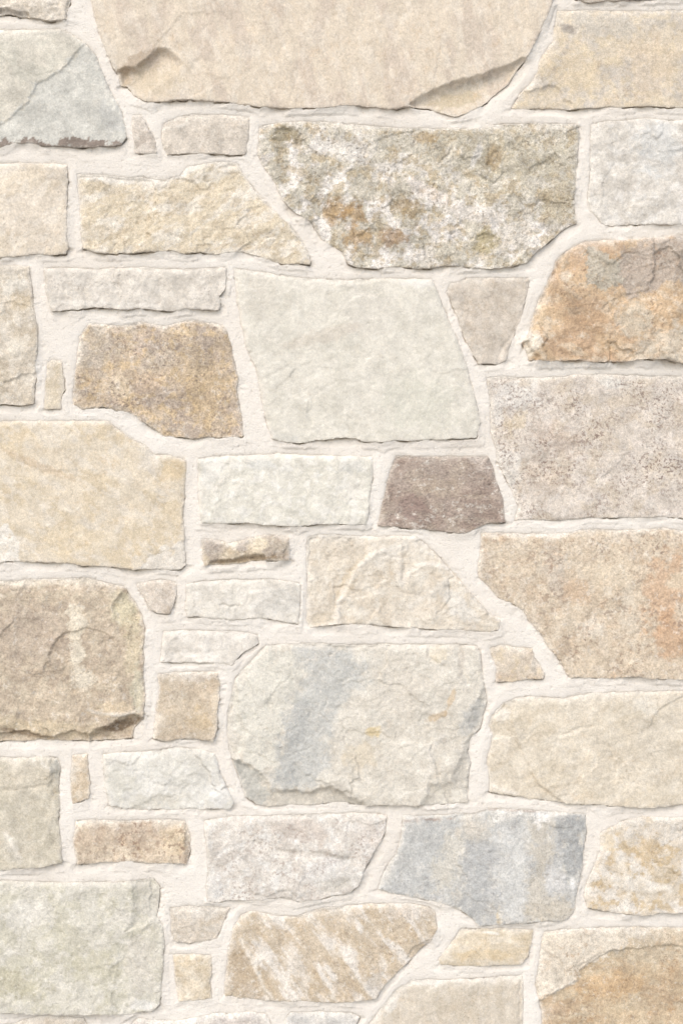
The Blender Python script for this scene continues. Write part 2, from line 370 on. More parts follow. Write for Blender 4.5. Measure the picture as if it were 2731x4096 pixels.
S('warm brown speckled stone with a stepped lower left corner',
  'C 400,440 470,450 550,452 640,435 730,455 800,440 870,430 950,440 1000,455 1020,490 1035,550 1050,620 1065,690 1055,750 1070,810 1085,880 1088,945 1020,950 940,945 860,957 800,945 740,945 680,905 630,870 590,840 540,828 470,815 420,815 370,825 330,800 330,740 340,660 350,580 360,500',
  [(207, 185, 157), (195, 176, 156), (214, 186, 142)], pr=6, ru=2.0, fa=1.4, a2=.6, rim=.7, s1=110,
  b=[('C 920,740', 110, 130, 0, (206, 178, 134), .6), ('C 430,570', 90, 110, 20, (198, 184, 164), .6), ('C 540,720', 70, 60, 0, (226, 206, 176), .6), ('C 700,620', 90, 50, -20, (214, 198, 178), .6), ('C 900,620', 110, 60, 0, (186, 166, 138), .5), ('C 650,700', 90, 60, 0, (200, 172, 140), .5)],
  mat=dict(warm=.45, warmcol=(206, 164, 108), dark=.65, dthr=.52, darkcol=(122, 104, 92), grain=.3, mottle=.2, white=.3, bump=.8))
S('tiny upright beige sliver between the tall tan stone and the brown stone',
  'C 220,620 240,610 275,615 278,680 285,740 270,780 270,818 205,818 210,740 218,660', [(219, 204, 178), (212, 196, 168), (228, 216, 196)], pr=3.5, ru=1.2, fa=.6)
S('large smooth white stone leaning like a trapezoid beside the warm brown stone',
  'C 1050,195 1120,205 1220,220 1320,238 1400,245 1490,245 D 60,248 150,245 250,243 380,243 440,245 465,290 490,370 530,460 570,560 600,650 625,750 650,840 655,880 640,950 560,958 450,960 330,965 230,968 140,970 100,955 40,953 0,957 C 1430,962 1370,975 1290,970 1220,955 1200,890 1180,800 1165,720 1150,640 1110,560 1095,490 1080,420 1065,340 1060,270',
  [(226, 221, 209), (219, 214, 201), (233, 229, 219)], pr=8, ru=1.8, fa=1.0, fs=190, rim=.7,
  b=[('C 1170,330', 90, 110, 0, (212, 204, 190), .5), ('C 1440,500', 200, 30, -15, (214, 200, 182), .4), ('D 380,800', 160, 130, 0, (214, 213, 200), .6), ('D 150,400', 130, 120, 0, (214, 208, 198), .4), ('D 400,260', 90, 25, 0, (234, 232, 228), .7), ('C 1250,950', 80, 25, 10, (214, 213, 208), .6)],
  cut=[('C 1500,640 1515,700 1490,760 1520,880 1490,990 1200,990 1150,700 1300,620', .9, 8)],
  mat=dict(warm=.10, white=.3, grain=.12, mottle=.08, dark=.16, darkcol=(160, 150, 138), bump=.4))
S('pale brown wedge shaped stone tapering downwards',
  'D 525,265 600,240 700,235 800,238 875,240 870,290 850,370 830,430 805,490 785,560 775,605 730,620 655,620 620,560 590,500 570,440 540,370 515,300',
  [(213, 200, 183), (204, 190, 172), (222, 211, 196)], pr=6, ru=1.4, fa=1.0, rid=[('D 530,290 580,320 590,360 575,440', -1.2, 9), ('D 840,400 800,500 750,560 740,620', -1.6, 8)], mat=dict(warm=.18, grain=.14))
S('large pinkish grey granite like stone covered in dark speckles',
  'D 690,690 760,680 850,688 950,685 1100,675 1200,670 1300,675 1400,680 1568,680 1850,680 F 1850,305 1568,300 1450,295 1350,300 1250,300 1150,300 1050,310 950,312 860,312 820,310 830,250 805,180 770,120 740,50 735,0 D 725,980 710,930 708,850 705,770',
  [(220, 207, 192), (214, 198, 177), (225, 215, 206)], pr=2.5, ru=1.8, fa=.8, a1=.7, rim=.8,
  b=[('D 820,760', 110, 60, 10, (229, 225, 221), .8), ('D 740,850', 30, 60, 0, (234, 230, 226), .7), ('D 820,880', 60, 45, 0, (222, 202, 168), .6), ('F 790,80', 60, 100, 0, (230, 225, 219), .8), ('D 1250,710', 60, 30, 10, (236, 232, 226), .9), ('D 1000,960', 120, 70, 20, (206, 186, 168), .6), ('F 950,120', 120, 90, 10, (208, 188, 166), .5)],
  mat=dict(warm=.3, warmcol=(212, 184, 146), dark=.62, dthr=.51, darkcol=(124, 98, 86), grain=.24, mottle=.14, white=.4, bump=.6, gscale=1.2))
S('large warm tan slab with a clipped corner and white scars',
  'C -150,880 100,882 250,880 400,880 480,880 530,920 590,960 650,995 690,1030 770,1038 830,1055 E 832,110 825,200 815,300 825,400 828,470 830,515 810,532 700,530 600,532 530,525 470,515 390,515 290,500 150,498 50,495 0,505 -150,500',
  [(227, 212, 187), (221, 203, 172), (231, 220, 203)],
  pb=[('E -300,320 40,338 72,420 98,492 60,520 -300,520', 4, (236, 231, 223), 0.95), ('E 635,540 655,482 720,457 790,442 820,405 870,400 870,570 635,570', 5, (236, 228, 216), 0.9)], pr=8, ru=1.7, fa=.9, fs=230, streak=(35, 1.8),
  b=[('E 770,90', 70, 60, 0, (214, 190, 150), .6), ('E 680,60', 40, 45, 0, (232, 222, 208), .6), ('C 180,1080', 200, 20, 22, (202, 176, 142), .5), ('E 330,400', 160, 60, 0, (228, 206, 166), .4)],
  cut=[('E 640,530 655,480 720,455 790,440 820,405 860,400 860,560 640,560', 1.2, 4)], rid=[('C 60,1050 200,1110 E 330,95 450,125', -.6, 6)],
  mat=dict(warm=.4, warmcol=(218, 182, 126), dark=.2, darkcol=(150, 126, 100), grain=.18))
S('smooth white rectangular block beside the purple brown stone',
  'E 890,45 960,30 1100,25 1250,20 1400,25 1490,28 F 80,28 175,30 178,100 165,180 160,280 145,330 80,330 0,330 E 1450,328 1390,332 1320,340 1220,335 1120,325 1020,325 940,328 905,320 895,250 890,150',
  [(227, 224, 214), (220, 217, 206), (237, 235, 230)], pr=9, ru=1.8, fa=1.3, fs=120, rim=.75, a2=.55,
  b=[('E 940,90', 50, 90, 15, (235, 233, 228), .7), ('F 90,70', 50, 30, 0, (214, 214, 210), .7), ('E 1160,60', 70, 30, 0, (216, 217, 216), .6), ('F 100,180', 60, 60, 0, (238, 234, 226), .6)],
  rid=[('E 1040,60 1010,120 960,180', 1.0, 8)], mat=dict(warm=.10, white=.35, grain=.12, dark=.12, darkcol=(170, 165, 155)))
S('purple brown stone, the darkest of the wall, shaped like a trapezoid',
  'F 280,28 350,30 430,32 520,30 600,32 690,32 715,90 730,150 755,210 765,320 690,328 640,345 600,368 550,370 480,360 400,352 300,345 205,335 212,290 230,220 245,140 265,80',
  [(176, 157, 142), (163, 142, 127), (188, 171, 152)], pr=6, ru=1.4, fa=.8, rim=.35, streak=(0, 1.8),
  b=[('F 660,70', 60, 40, 40, (196, 180, 168), .6), ('F 350,260', 70, 50, 0, (150, 124, 114), .6), ('F 480,170', 110, 50, 0, (184, 166, 144), .5)],
  mat=dict(warm=.25, warmcol=(180, 156, 120), dark=.55, darkcol=(100, 78, 70), white=.45, grain=.3, mottle=.16, bump=.85, stretch=(.8, 1, 1.1)))
S('small dark and cream flinty stone with a bevelled foot under the white block',
  'E 905,400 970,405 1030,420 1090,405 1150,385 1220,385 1290,395 1295,440 1290,490 1240,492 1180,490 1100,500 1010,510 920,515 908,480',
  [(208, 190, 162), (188, 172, 154), (228, 212, 184)], pr=10, ru=2.2, fa=3, fs=60, b=[('E 950,430', 50, 40, 0, (184, 170, 156), .8), ('E 1040,425', 30, 25, 0, (238, 226, 204), .9), ('E 1090,430', 25, 30, 20, (168, 150, 136), .8), ('E 1160,420', 50, 30, 0, (238, 222, 192), .9), ('E 1250,430', 40, 45, 0, (176, 162, 144), .7), ('E 1100,490', 190, 12, -6, (160, 136, 104), .8)],
  cut=[('E 940,495 1050,485 1140,462 1190,470 1195,520 920,530', 8, 16)], mat=dict(warm=.3, dark=.3))
S('cream stone with raised white cracked ridges, sloping right end',
  'E 1380,390 1430,382 1490,382 F 80,385 180,390 280,388 370,390 420,430 470,480 530,545 580,600 640,670 700,730 745,765 735,800 700,812 650,810 560,800 470,800 370,795 280,788 220,782 170,775 100,775 0,780 E 1390,790 1378,770 1375,700 1380,600 1375,500',
  [(229, 217, 198), (221, 207, 186), (239, 231, 217)], pr=8, ru=2.6, fa=2.2, fs=110, rim=.85,
  b=[('F 40,440', 110, 80, 0, (219, 205, 184), .7), ('F 560,700', 110, 40, 45, (226, 224, 220), .6), ('F 560,560', 230, 11, 49, (232, 206, 166), .9), ('E 1440,760', 60, 40, 0, (206, 190, 164), .6), ('E 1560,590', 30, 90, 30, (208, 186, 150), .6), ('F 250,470', 90, 35, -30, (242, 236, 226), .6)],
  cut=[('F 160,395 155,470 90,560 60,650 15,680 20,780 -150,800 -150,380', 4, 10), ('F 305,480 300,600 330,640 340,560 420,510 520,530 640,690 760,780 700,600 400,400 300,400', 3, 14)],
  rid=[('F 20,770 25,680 70,600 130,510 200,460 250,445 295,490 295,590', 3, 12), ('F 310,600 340,545 400,512 480,520', 2, 12), ('F 340,700 430,650 500,600', 1.2, 14), ('F 360,400 380,450 440,465', 1.2, 9)], mat=dict(warm=.2, white=.4, grain=.14))
S('large tan stone with rusty orange grains and a curved lower left edge',
  'F 665,375 740,375 850,378 950,378 1050,375 1150,355 1250,362 1350,360 1480,350 1568,365 1850,370 1850,1030 1568,1025 1420,1022 1340,1010 1240,1020 1150,1015 1060,1015 1030,970 1000,920 960,870 900,780 850,720 800,680 740,660 700,610 655,565 650,540 658,480 665,420',
  [(221, 202, 175), (211, 191, 164), (226, 210, 187)], pr=8, ru=1.9, fa=1.2, fs=180, a2=.5, s1=100, rim=.6,
  b=[('F 1480,620', 90, 170, 10, (214, 172, 132), .65), ('F 1520,830', 110, 110, 0, (208, 162, 118), .65), ('F 1090,640', 70, 60, 0, (214, 178, 140), .5), ('F 1250,560', 130, 90, 0, (226, 208, 180), .6), ('F 1320,720', 40, 120, 0, (226, 212, 190), .6), ('F 1000,560', 50, 130, -10, (204, 190, 174), .5), ('F 1160,800', 60, 50, 0, (232, 220, 202), .6), ('F 1030,870', 40, 50, 0, (192, 170, 144), .5), ('F 1540,590', 50, 40, 0, (230, 212, 182), .7), ('F 900,380', 220, 12, 0, (234, 226, 214), .5)],
  mat=dict(warm=.5, warmcol=(212, 160, 108), dark=.55, dthr=.52, darkcol=(142, 116, 98), grain=.24, mottle=.14, white=.4, bump=.7))
S('big dull brown rough stone with cream streaks and a broken hollow at its foot',
  'E -150,585 60,590 200,580 380,575 470,595 555,615 600,680 635,740 650,800 640,900 G 645,130 640,230 650,330 640,420 600,460 590,505 500,510 400,512 300,515 180,510 100,518 0,518 -150,518',
  [(208, 189, 163), (195, 176, 152), (219, 202, 175)],
  pb=[('E 310,700 370,710 388,800 345,830 362,900 385,940 335,955 315,880 325,790', 5, (238, 225, 201), 0.9), ('G 330,200 400,190 445,235 380,285 325,280', 6, (238, 225, 202), 0.85), ('G 400,20 450,60 440,130 405,90', 6, (226, 208, 180), 0.6)], pr=13, ru=3.0, fa=2.6, fs=120, a2=.6, s1=110, s2=40,
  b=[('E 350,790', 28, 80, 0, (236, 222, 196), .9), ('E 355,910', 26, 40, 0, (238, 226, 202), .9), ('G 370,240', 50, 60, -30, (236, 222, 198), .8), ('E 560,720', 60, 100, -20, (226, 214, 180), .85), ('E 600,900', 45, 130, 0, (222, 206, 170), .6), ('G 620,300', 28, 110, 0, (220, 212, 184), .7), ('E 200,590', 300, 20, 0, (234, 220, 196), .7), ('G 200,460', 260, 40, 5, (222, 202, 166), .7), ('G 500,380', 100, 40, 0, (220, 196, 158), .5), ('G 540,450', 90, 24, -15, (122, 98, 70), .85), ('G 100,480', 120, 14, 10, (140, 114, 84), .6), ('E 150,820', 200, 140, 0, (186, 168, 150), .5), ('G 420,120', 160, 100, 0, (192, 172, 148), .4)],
  cut=[('G 405,485 440,455 500,440 560,400 600,395 650,410 650,560 400,560', 14, 30), ('G -60,485 40,478 110,465 170,488 230,500 280,480 330,470 400,490 400,560 -60,560', 7, 7), ('E 640,600 560,620 500,690 520,760 600,800 640,820 700,800', 5, 18), ('E 0,640 90,600 200,640 300,620 560,640 600,560 -50,560', 3, 20)],
  rid=[('G 400,375 450,395 540,400 600,390', 2.0, 8)], mat=dict(warm=.3, warmcol=(210, 176, 128), dark=.4, darkcol=(118, 98, 82), white=.4, bump=.85, coarse=1.6, grain=.22, mottle=.2))
S('tiny five sided stone beside the big dull brown stone',
  'E 622,605 680,592 750,588 785,600 785,640 775,690 760,730 710,720 678,710 655,670', [(215, 201, 184), (205, 188, 168), (224, 214, 202)], pr=6, ru=1.2, fa=1, mat=dict(warm=.2))
S('pale stone with a small crack above its foot, next to the cracked cream stone',
  'E 835,605 900,590 970,585 1100,582 1200,582 1300,588 1345,600 1340,690 1335,775 1250,760 1150,748 1080,755 980,755 900,745 840,742 832,690 840,650',
  [(226, 221, 212), (218, 212, 202), (234, 230, 224)], pr=5.5, ru=1.8, fa=1.4, fs=100, rid=[('E 990,690 1020,698 1070,700', -2.2, 4)], cut=[('E 1050,715 1090,690 1110,650 1300,620 1360,600 1360,790 1050,790', 1, 8)], mat=dict(warm=.10, grain=.12, dark=.12), b=[('E 1240,680', 110, 70, 0, (216, 214, 210), .6)])
S('very pale stone with a slanted right end above the tan square',
  'E 735,815 830,808 950,815 1060,815 1150,830 1155,865 1100,900 1055,935 1040,958 950,950 860,950 780,950 720,945 725,890',
  [(229, 223, 215), (222, 215, 205), (235, 231, 226)], pr=5, ru=1.8, fa=1.4, fs=90, mat=dict(warm=.10, grain=.12, dark=.1), rid=[('E 760,900 860,915 960,900', -1, 9)])
S('small square tan stone with fine vertical grain',
  'G 712,225 780,215 900,210 975,215 985,260 980,330 970,400 975,460 955,515 880,505 800,508 740,515 690,505 695,450 705,370 715,300',
  [(209, 191, 165), (201, 182, 156), (220, 204, 180)], pr=7, ru=1.5, fa=1.1, streak=(90, 1.8), rim=.7, mat=dict(warm=.35, warmcol=(204, 168, 118), dark=.3, grain=.2), b=[('G 900,430', 50, 60, 0, (212, 184, 138), .5), ('G 900,230', 90, 20, 0, (198, 186, 172), .6)])
S('biggest rounded stone with a blue grey vein between cream halves',
  'G 1195,95 1300,88 1400,85 1490,88 H 100,92 250,88 400,90 550,90 640,95 660,120 660,190 672,250 678,290 688,340 655,460 612,510 600,570 612,610 605,680 600,790 480,798 370,805 250,800 150,805 50,790 0,790 G 1400,805 1300,800 1200,810 1150,800 1105,770 1080,700 1050,620 1030,560 1020,480 1025,390 1045,300 1055,240 1090,200 1140,150',
  [(227, 219, 204), (220, 211, 195), (235, 229, 217)],
  pb=[('K 300,205 430,225 475,320 405,470 365,600 345,740 260,760 190,700 150,560 120,420 200,320', 10, (226, 223, 213), 0.9), ('K 430,205 660,205 700,255 760,300 720,400 640,460 600,560 570,640 580,760 500,840 320,850 350,700 370,580 420,440 480,330 430,260', 30, (201, 202, 200), 0.95), ('K 400,480 480,420 480,640 420,800 340,830 360,640', 16, (188, 190, 190), 0.6), ('K 140,705 210,725 310,845 270,930 200,880', 5, (188, 188, 183), 0.85), ('K 300,855 480,850 620,830 760,885 900,905 900,940 300,930', 7, (209, 200, 184), 0.8)], pr=13, ru=2.8, fa=2.4, fs=130, rim=.5, a2=.5,
  b=[('G 1250,250', 60, 90, 20, (222, 220, 210), .6), ('G 1360,120', 24, 18, 0, (232, 232, 234), .9), ('H 180,480', 30, 30, 0, (230, 205, 150), .8), ('H 300,300', 130, 100, -30, (226, 216, 200), .5), ('H 460,410', 50, 16, -20, (206, 174, 128), .6), ('H 475,130', 42, 42, 0, (236, 222, 196), .8), ('H 620,420', 40, 90, 25, (196, 196, 194), .8), ('H 570,640', 45, 100, 10, (206, 200, 190), .7), ('H 570,150', 18, 80, 5, (198, 188, 174), .6), ('H 530,330', 14, 60, 20, (222, 192, 148), .6), ('H 130,580', 90, 60, 0, (226, 206, 170), .4), ],
  cut=[('H 670,280 630,360 600,440 620,480 590,520 575,590 540,640 530,700 420,715 420,760 360,830 800,830 760,280', 6, 38),
       ('G 1080,600 1130,630 1200,690 1215,730 1330,735 1370,745 1490,715 H 0,720 60,760 150,800 150,850 0,850 G 1200,860 1080,800 1020,600', 6.5, 24), ('G 1060,230 1080,400 1110,480 1080,600 1000,600 980,230', 5, 26)],
  rid=[('H 430,100 430,140 465,170 520,200', -1.6, 7), ('H 560,100 575,180 600,260', -2.5, 12), ('H 410,710 440,640 430,560 500,490', 1.6, 12)],
  mat=dict(warm=.16, white=.35, grain=.15, dark=.2, darkcol=(140, 136, 130), bump=.7, coarse=1.5))
S('small square speckled stone under the curved edge of the tan stone',
  'H 705,105 760,92 820,100 890,108 900,150 920,180 942,210 935,238 870,240 800,250 730,248 738,200 720,150', [(218, 202, 180), (207, 188, 166), (226, 206, 172)], pr=3.5, ru=1.5, fa=1, mat=dict(warm=.45, warmcol=(216, 174, 120), dark=.3), b=[('H 900,190', 16, 35, 0, (176, 170, 162), .6)])
S('large cream beige stone with a stepped flake scar beside the veined rounded stone',
  'H 760,355 820,330 880,318 950,325 1030,330 1150,310 1300,302 1420,300 1568,300 1850,300 1850,810 1568,800 1480,808 1380,815 1300,808 1180,798 1050,795 980,785 900,775 820,765 760,755 700,745 702,690 690,600 710,540 720,490 700,450 715,410',
  [(224, 211, 189), (217, 203, 179), (230, 219, 200)], pr=8, ru=2.0, fa=1.8, fs=230, rim=.6, streak=(-30, 1.8),
  b=[('H 760,470', 60, 30, 0, (206, 192, 168), .7), ('H 760,400', 50, 30, 0, (228, 220, 208), .6), ('H 1450,520', 120, 140, 0, (216, 204, 184), .5), ('H 1400,370', 60, 40, 30, (234, 228, 216), .6), ('H 1150,320', 120, 16, 0, (212, 200, 180), .6), ('H 860,370', 60, 20, -30, (232, 218, 194), .6)],
  cut=[('H 820,340 800,430 815,500 850,570 880,640 910,700 960,740 1040,800 1000,860 600,860 600,320', 4, 8), ('H 690,440 780,430 800,500 720,510', 2, 6), ('H 1190,480 1140,590 1070,650 1040,760 1250,800 1340,690 1280,600', .9, 8)],
  rid=[('H 1010,490 1040,490 1090,465 1160,455', -1.4, 7), ('H 1220,540 1290,620 1340,700', -.8, 8), ('H 715,720 760,740 820,755', 1.5, 8)], mat=dict(warm=.25, grain=.16, dark=.2, darkcol=(160, 140, 115)))
S('greenish beige block with a darker bevelled upper corner under the dull brown stone',
  'G -150,595 80,598 200,590 255,600 270,640 262,720 265,800 262,880 272,960 278,1060 200,1078 100,1085 0,1092 -150,1095',
  [(209, 199, 178), (202, 192, 170), (218, 209, 190)], pr=9, ru=1.9, fa=1.5, cut=[('G 225,590 228,650 235,690 215,725 245,760 300,760 300,580', 4, 7)], rid=[('G -20,745 60,735 140,728 220,718', -1.6, 7), ('G 30,930 60,980 90,1040', 1.2, 10), ('G 190,592 190,620 225,650', 1, 8)],
  b=[('G 255,630', 22, 60, 10, (176, 176, 172), .7), ('G 110,680', 140, 60, 0, (216, 204, 182), .6), ('G 60,990', 25, 70, -30, (224, 218, 204), .6)], mat=dict(warm=.2, grain=.16))
S('tiny upright orange beige sliver beside the greenish block',
  'G 330,588 385,582 390,640 398,700 395,770 370,778 330,795 325,730 328,650', [(216, 197, 170), (207, 186, 156), (228, 216, 196)], pr=4, ru=1.4, fa=1, mat=dict(warm=.3))
S('white block with a bluish cast above the tan brick shaped stone',
  'G 465,580 560,570 640,572 720,562 800,550 860,555 960,575 975,620 990,680 1020,730 1045,800 1030,820 940,818 860,820 760,822 650,822 560,820 490,800 478,740 468,660',
  [(227, 225, 219), (219, 217, 210), (236, 235, 232)], pr=8, ru=2.6, fa=2.4, fs=120, rim=.7, cut=[('G 560,840 610,805 660,790 700,760 790,760 850,700 820,840', 1.6, 7), ('G 960,560 985,680 1000,720 1060,760 1100,560', 3, 9)],
  b=[('G 700,790', 130, 40, -5, (210, 205, 192), .7), ('G 980,750', 70, 60, 0, (232, 232, 232), .7), ('G 540,700', 60, 80, 0, (212, 208, 194), .5)], mat=dict(warm=.08, white=.35, grain=.12, dark=.12, darkcol=(165, 160, 150)))
S('tan brick shaped stone with dark grains, below the bluish white block',
  'G 345,880 440,875 560,882 650,875 760,872 830,880 848,950 848,1010 835,1068 770,1065 690,1065 590,1055 500,1058 420,1062 350,1068 340,1000 330,960',
  [(214, 195, 169), (203, 181, 155), (222, 204, 176)], pr=7, ru=1.7, fa=1.2, rim=.7, b=[('G 560,940', 130, 60, 0, (190, 170, 148), .6), ('G 790,960', 60, 80, 0, (226, 202, 164), .6), ('G 400,960', 40, 80, 0, (222, 200, 172), .5), ('G 838,990', 10, 60, 0, (176, 168, 158), .7)],
  cut=[('G 832,870 828,960 828,1080 870,1080 870,870', 4, 5)], mat=dict(warm=.45, warmcol=(210, 168, 116), dark=.6, dthr=.51, darkcol=(140, 112, 92), grain=.24))
S('pale mauve white stone with brownish speckles and a horizontal furrow',
  'I 918,210 1000,198 1100,190 1220,190 1350,185 1490,180 J 80,178 160,180 238,185 235,240 215,290 180,350 140,420 110,500 70,530 0,540 I 1400,562 1330,565 1260,545 1180,560 1100,560 1020,560 980,570 930,565 925,520 935,440 930,360 920,280',
  [(225, 219, 212), (216, 208, 199), (235, 233, 230)], pr=8, ru=2.2, fa=1.8, fs=130, a2=.6, rim=.65,
  b=[('I 1340,250', 160, 50, 10, (208, 192, 178), .6), ('I 1350,355', 220, 14, 4, (200, 190, 176), .6), ('I 960,500', 50, 60, 0, (234, 233, 232), .7), ('I 1450,430', 110, 70, -20, (231, 229, 228), .6), ('J 160,270', 70, 70, 0, (214, 202, 192), .5), ('I 1500,500', 80, 40, -20, (208, 202, 192), .6), ('J 40,460', 90, 50, -10, (224, 222, 219), .6)],
  rid=[('I 1150,310 1250,345 1350,355 1450,365 J 0,375 70,388', -3.2, 16), ('I 1180,330 1300,372 1420,372', 1.8, 14), ('I 1490,500 1440,540 J 70,480', -1.8, 12)], mat=dict(warm=.14, white=.4, dark=.5, dthr=.52, darkcol=(160, 136, 122), grain=.18, bump=.6))
S('blue grey stone with dark and beige bands and a brown skin on its top edge',
  'J 315,185 420,192 540,183 640,180 700,160 800,160 880,165 1000,172 1128,180 1130,260 1118,340 1108,420 1090,500 1078,600 1050,648 960,655 880,662 800,665 720,672 650,675 620,640 570,605 500,578 430,560 340,545 250,525 205,510 215,470 240,420 280,370 305,290 315,230',
  [(205, 205, 203), (190, 191, 192), (214, 208, 197)],
  pb=[('J 320,205 540,195 520,400 440,545 240,525 290,380', 22, (192, 194, 195), 0.9), ('J 440,420 530,260 600,300 540,480 460,545', 14, (211, 206, 195), 0.8), ('J 600,330 720,300 725,420 690,670 640,670 560,600 590,480', 28, (183, 185, 187), 0.9), ('J 740,200 870,230 860,400 880,660 760,660 720,450', 28, (209, 210, 210), 0.85), ('J 870,205 990,205 965,420 970,540 1070,560 1065,650 880,665 865,500 900,400', 20, (205, 196, 180), 0.85), ('J 1000,190 1130,185 1105,430 1040,470 1025,330', 9, (168, 171, 174), 0.9), ('J 955,400 1030,415 1055,540 985,545 950,470', 5, (208, 208, 209), 0.85), ('J 690,165 870,170 860,200 700,202', 5, (237, 235, 232), 0.85), ('J 885,170 985,178 960,222 900,226', 6, (238, 236, 234), 0.9)], pr=6, ru=2.2, fa=1.6, fs=150, streak=(75, 2.2), a2=.6, rim=.45,
  b=[('J 620,240', 70, 50, 0, (214, 204, 188), .7), ('J 1090,230', 30, 60, 0, (176, 168, 156), .7), ('J 950,610', 130, 40, 0, (208, 188, 154), .7), ('J 745,625', 16, 40, 0, (214, 190, 146), .8), ('J 840,580', 20, 90, 0, (222, 220, 218), .7), ('J 400,205', 100, 9, -2, (172, 150, 136), .8), ('J 800,162', 120, 6, 3, (170, 148, 136), .8), ('J 330,240', 20, 50, 10, (226, 224, 222), .7), ('J 1070,490', 14, 30, 0, (238, 238, 238), .7)],
  cut=[('J 870,250 880,330 850,390 800,380 790,340 830,300 840,250', .8, 5), ('J 970,400 950,470 980,540 1040,550 1060,450', .8, 6)], mat=dict(warm=.14, white=.4, grain=.2, mottle=.12, dark=.35, darkcol=(120, 122, 126)))
S('tan stone with ochre stains and white network beside the blue grey stone',
  'J 1200,265 1250,240 1290,215 1340,200 1450,192 1568,195 1850,195 1850,620 1568,618 1480,615 1400,630 1300,620 1200,605 1140,590 1125,545 1140,480 1170,420 1195,350',
  [(222, 207, 184), (231, 223, 212), (210, 186, 146)], pr=6, ru=2.6, fa=1.9, fs=110, s1=80, a2=.7, rim=.75, b=[('J 1400,340', 70, 70, 20, (208, 180, 134), .6), ('J 1230,300', 30, 50, 0, (228, 206, 166), .6), ('J 1450,250', 150, 60, 0, (222, 216, 208), .6), ('J 1360,480', 160, 20, 10, (232, 224, 212), .6), ('J 1480,450', 60, 60, 0, (206, 182, 140), .5)],
  rid=[('J 1270,370 1310,430 1320,520 1310,600', 1.8, 16), ('J 1300,500 1400,515 1500,510', 1.4, 16)], mat=dict(warm=.4, warmcol=(208, 168, 108), white=.4, dark=.3, grain=.2))
S('large pale green grey stone with a stepped right side and shadow beside it',
  'I -150,480 100,483 250,490 400,488 550,485 690,470 715,510 710,580 705,640 730,680 735,760 728,850 725,940 715,1030 690,1055 600,1068 480,1070 350,1068 200,1070 80,1065 0,1060 -150,1060',
  [(216, 211, 197), (210, 204, 184), (227, 223, 213)], pr=13, ru=2.3, fa=2.0, fs=130, a2=.6, s1=100, rim=.5,
  b=[('I 130,630', 110, 80, 0, (230, 227, 220), .7), ('I 60,930', 160, 60, 10, (196, 188, 158), .7), ('I 420,860', 120, 70, 0, (208, 200, 170), .5), ('I 540,660', 80, 50, 0, (226, 222, 214), .6), ('I 660,560', 60, 90, 10, (208, 204, 196), .6), ('I 640,850', 80, 150, 0, (218, 210, 196), .6), ('I 640,1030', 70, 26, 0, (232, 231, 230), .7), ('I 280,720', 150, 60, 20, (206, 199, 172), .45)],
  cut=[('I 590,490 600,590 580,680 545,710 640,690 670,660 720,640 800,640 800,440 590,440', 5, 34), ('I 670,665 600,695 560,725 525,760 530,850 515,930 500,1000 505,1120 800,1120 800,660', 3, 26)],
  mat=dict(warm=.2, warmcol=(204, 192, 146), white=.4, dark=.3, darkcol=(150, 142, 118), grain=.16, bump=.7, coarse=1.4))
S('small tan stone with a slanted side above the tiny tan square',
  'I 760,600 850,595 950,600 1025,600 1010,640 990,690 970,735 900,748 840,755 790,745 770,700 768,650', [(217, 204, 186), (208, 194, 174), (227, 219, 208)], pr=5, ru=1.6, fa=1.6, fs=70, b=[('I 920,620', 70, 35, 0, (222, 216, 208), .7)], mat=dict(warm=.2))
S('small square yellowish tan stone with a crack along its right side',
  'I 778,815 850,812 945,812 945,870 940,940 945,1000 880,1010 800,1012 795,950 785,880', [(224, 208, 182), (218, 200, 170), (231, 219, 198)], pr=4, ru=1.2, fa=.8, mat=dict(warm=.35, warmcol=(222, 190, 138)))
S('brown stone crossed by diagonal white veins, tapering to the right',
  'I 1080,635 1130,615 1250,640 1330,640 1420,610 1490,600 J 80,590 200,585 320,582 420,595 455,620 465,690 440,740 380,790 330,850 280,890 230,940 190,1005 100,1015 0,1020 I 1400,1015 1300,1015 1210,1012 1100,1000 1010,990 1010,930 1020,850 1030,760 1050,690',
  [(210, 192, 166), (234, 226, 216), (202, 180, 148)], pr=6, ru=2.3, fa=1.5, streak=(52, 3.4), s1=62, s2=34, a1=.75, a2=.5, rim=.6,
  b=[('I 1100,900', 80, 130, -30, (192, 170, 140), .7), ('I 1060,760', 30, 60, 0, (190, 166, 132), .7), ('J 60,960', 70, 50, 0, (198, 176, 146), .6), ('J 340,620', 110, 30, 0, (222, 210, 196), .6), ('J 190,930', 50, 50, 0, (200, 196, 192), .6), ('J 420,690', 40, 60, 0, (196, 178, 152), .6), ('I 1330,860', 40, 110, -25, (232, 224, 214), .6)],
  cut=[('J 440,740 360,765 330,810 325,850 260,950 480,800', 3, 8), ('I 1150,900 1190,960 1240,1030 960,1030 960,900 1090,760 1100,800', 1.6, 5)], rid=[('I 1080,740 1150,880 1180,950 1230,1010', 1.4, 9)],
  mat=dict(warm=.35, warmcol=(204, 166, 114), white=.45, dark=.4, darkcol=(132, 112, 92), grain=.22))
S('small yellowish tan stone shaped like a leaning parallelogram',
  'J 570,700 640,695 760,695 890,700 885,760 865,820 840,848 760,850 660,855 560,858 480,850 475,830 510,790 550,730', [(221, 205, 178), (214, 197, 168), (228, 216, 196)], pr=4, ru=1.2, fa=.8, streak=(0, 2.2), mat=dict(warm=.4, warmcol=(218, 182, 122), grain=.16), b=[('J 700,810', 150, 25, 0, (222, 196, 150), .5), ('J 700,712', 40, 7, 5, (236, 230, 220), .9)])
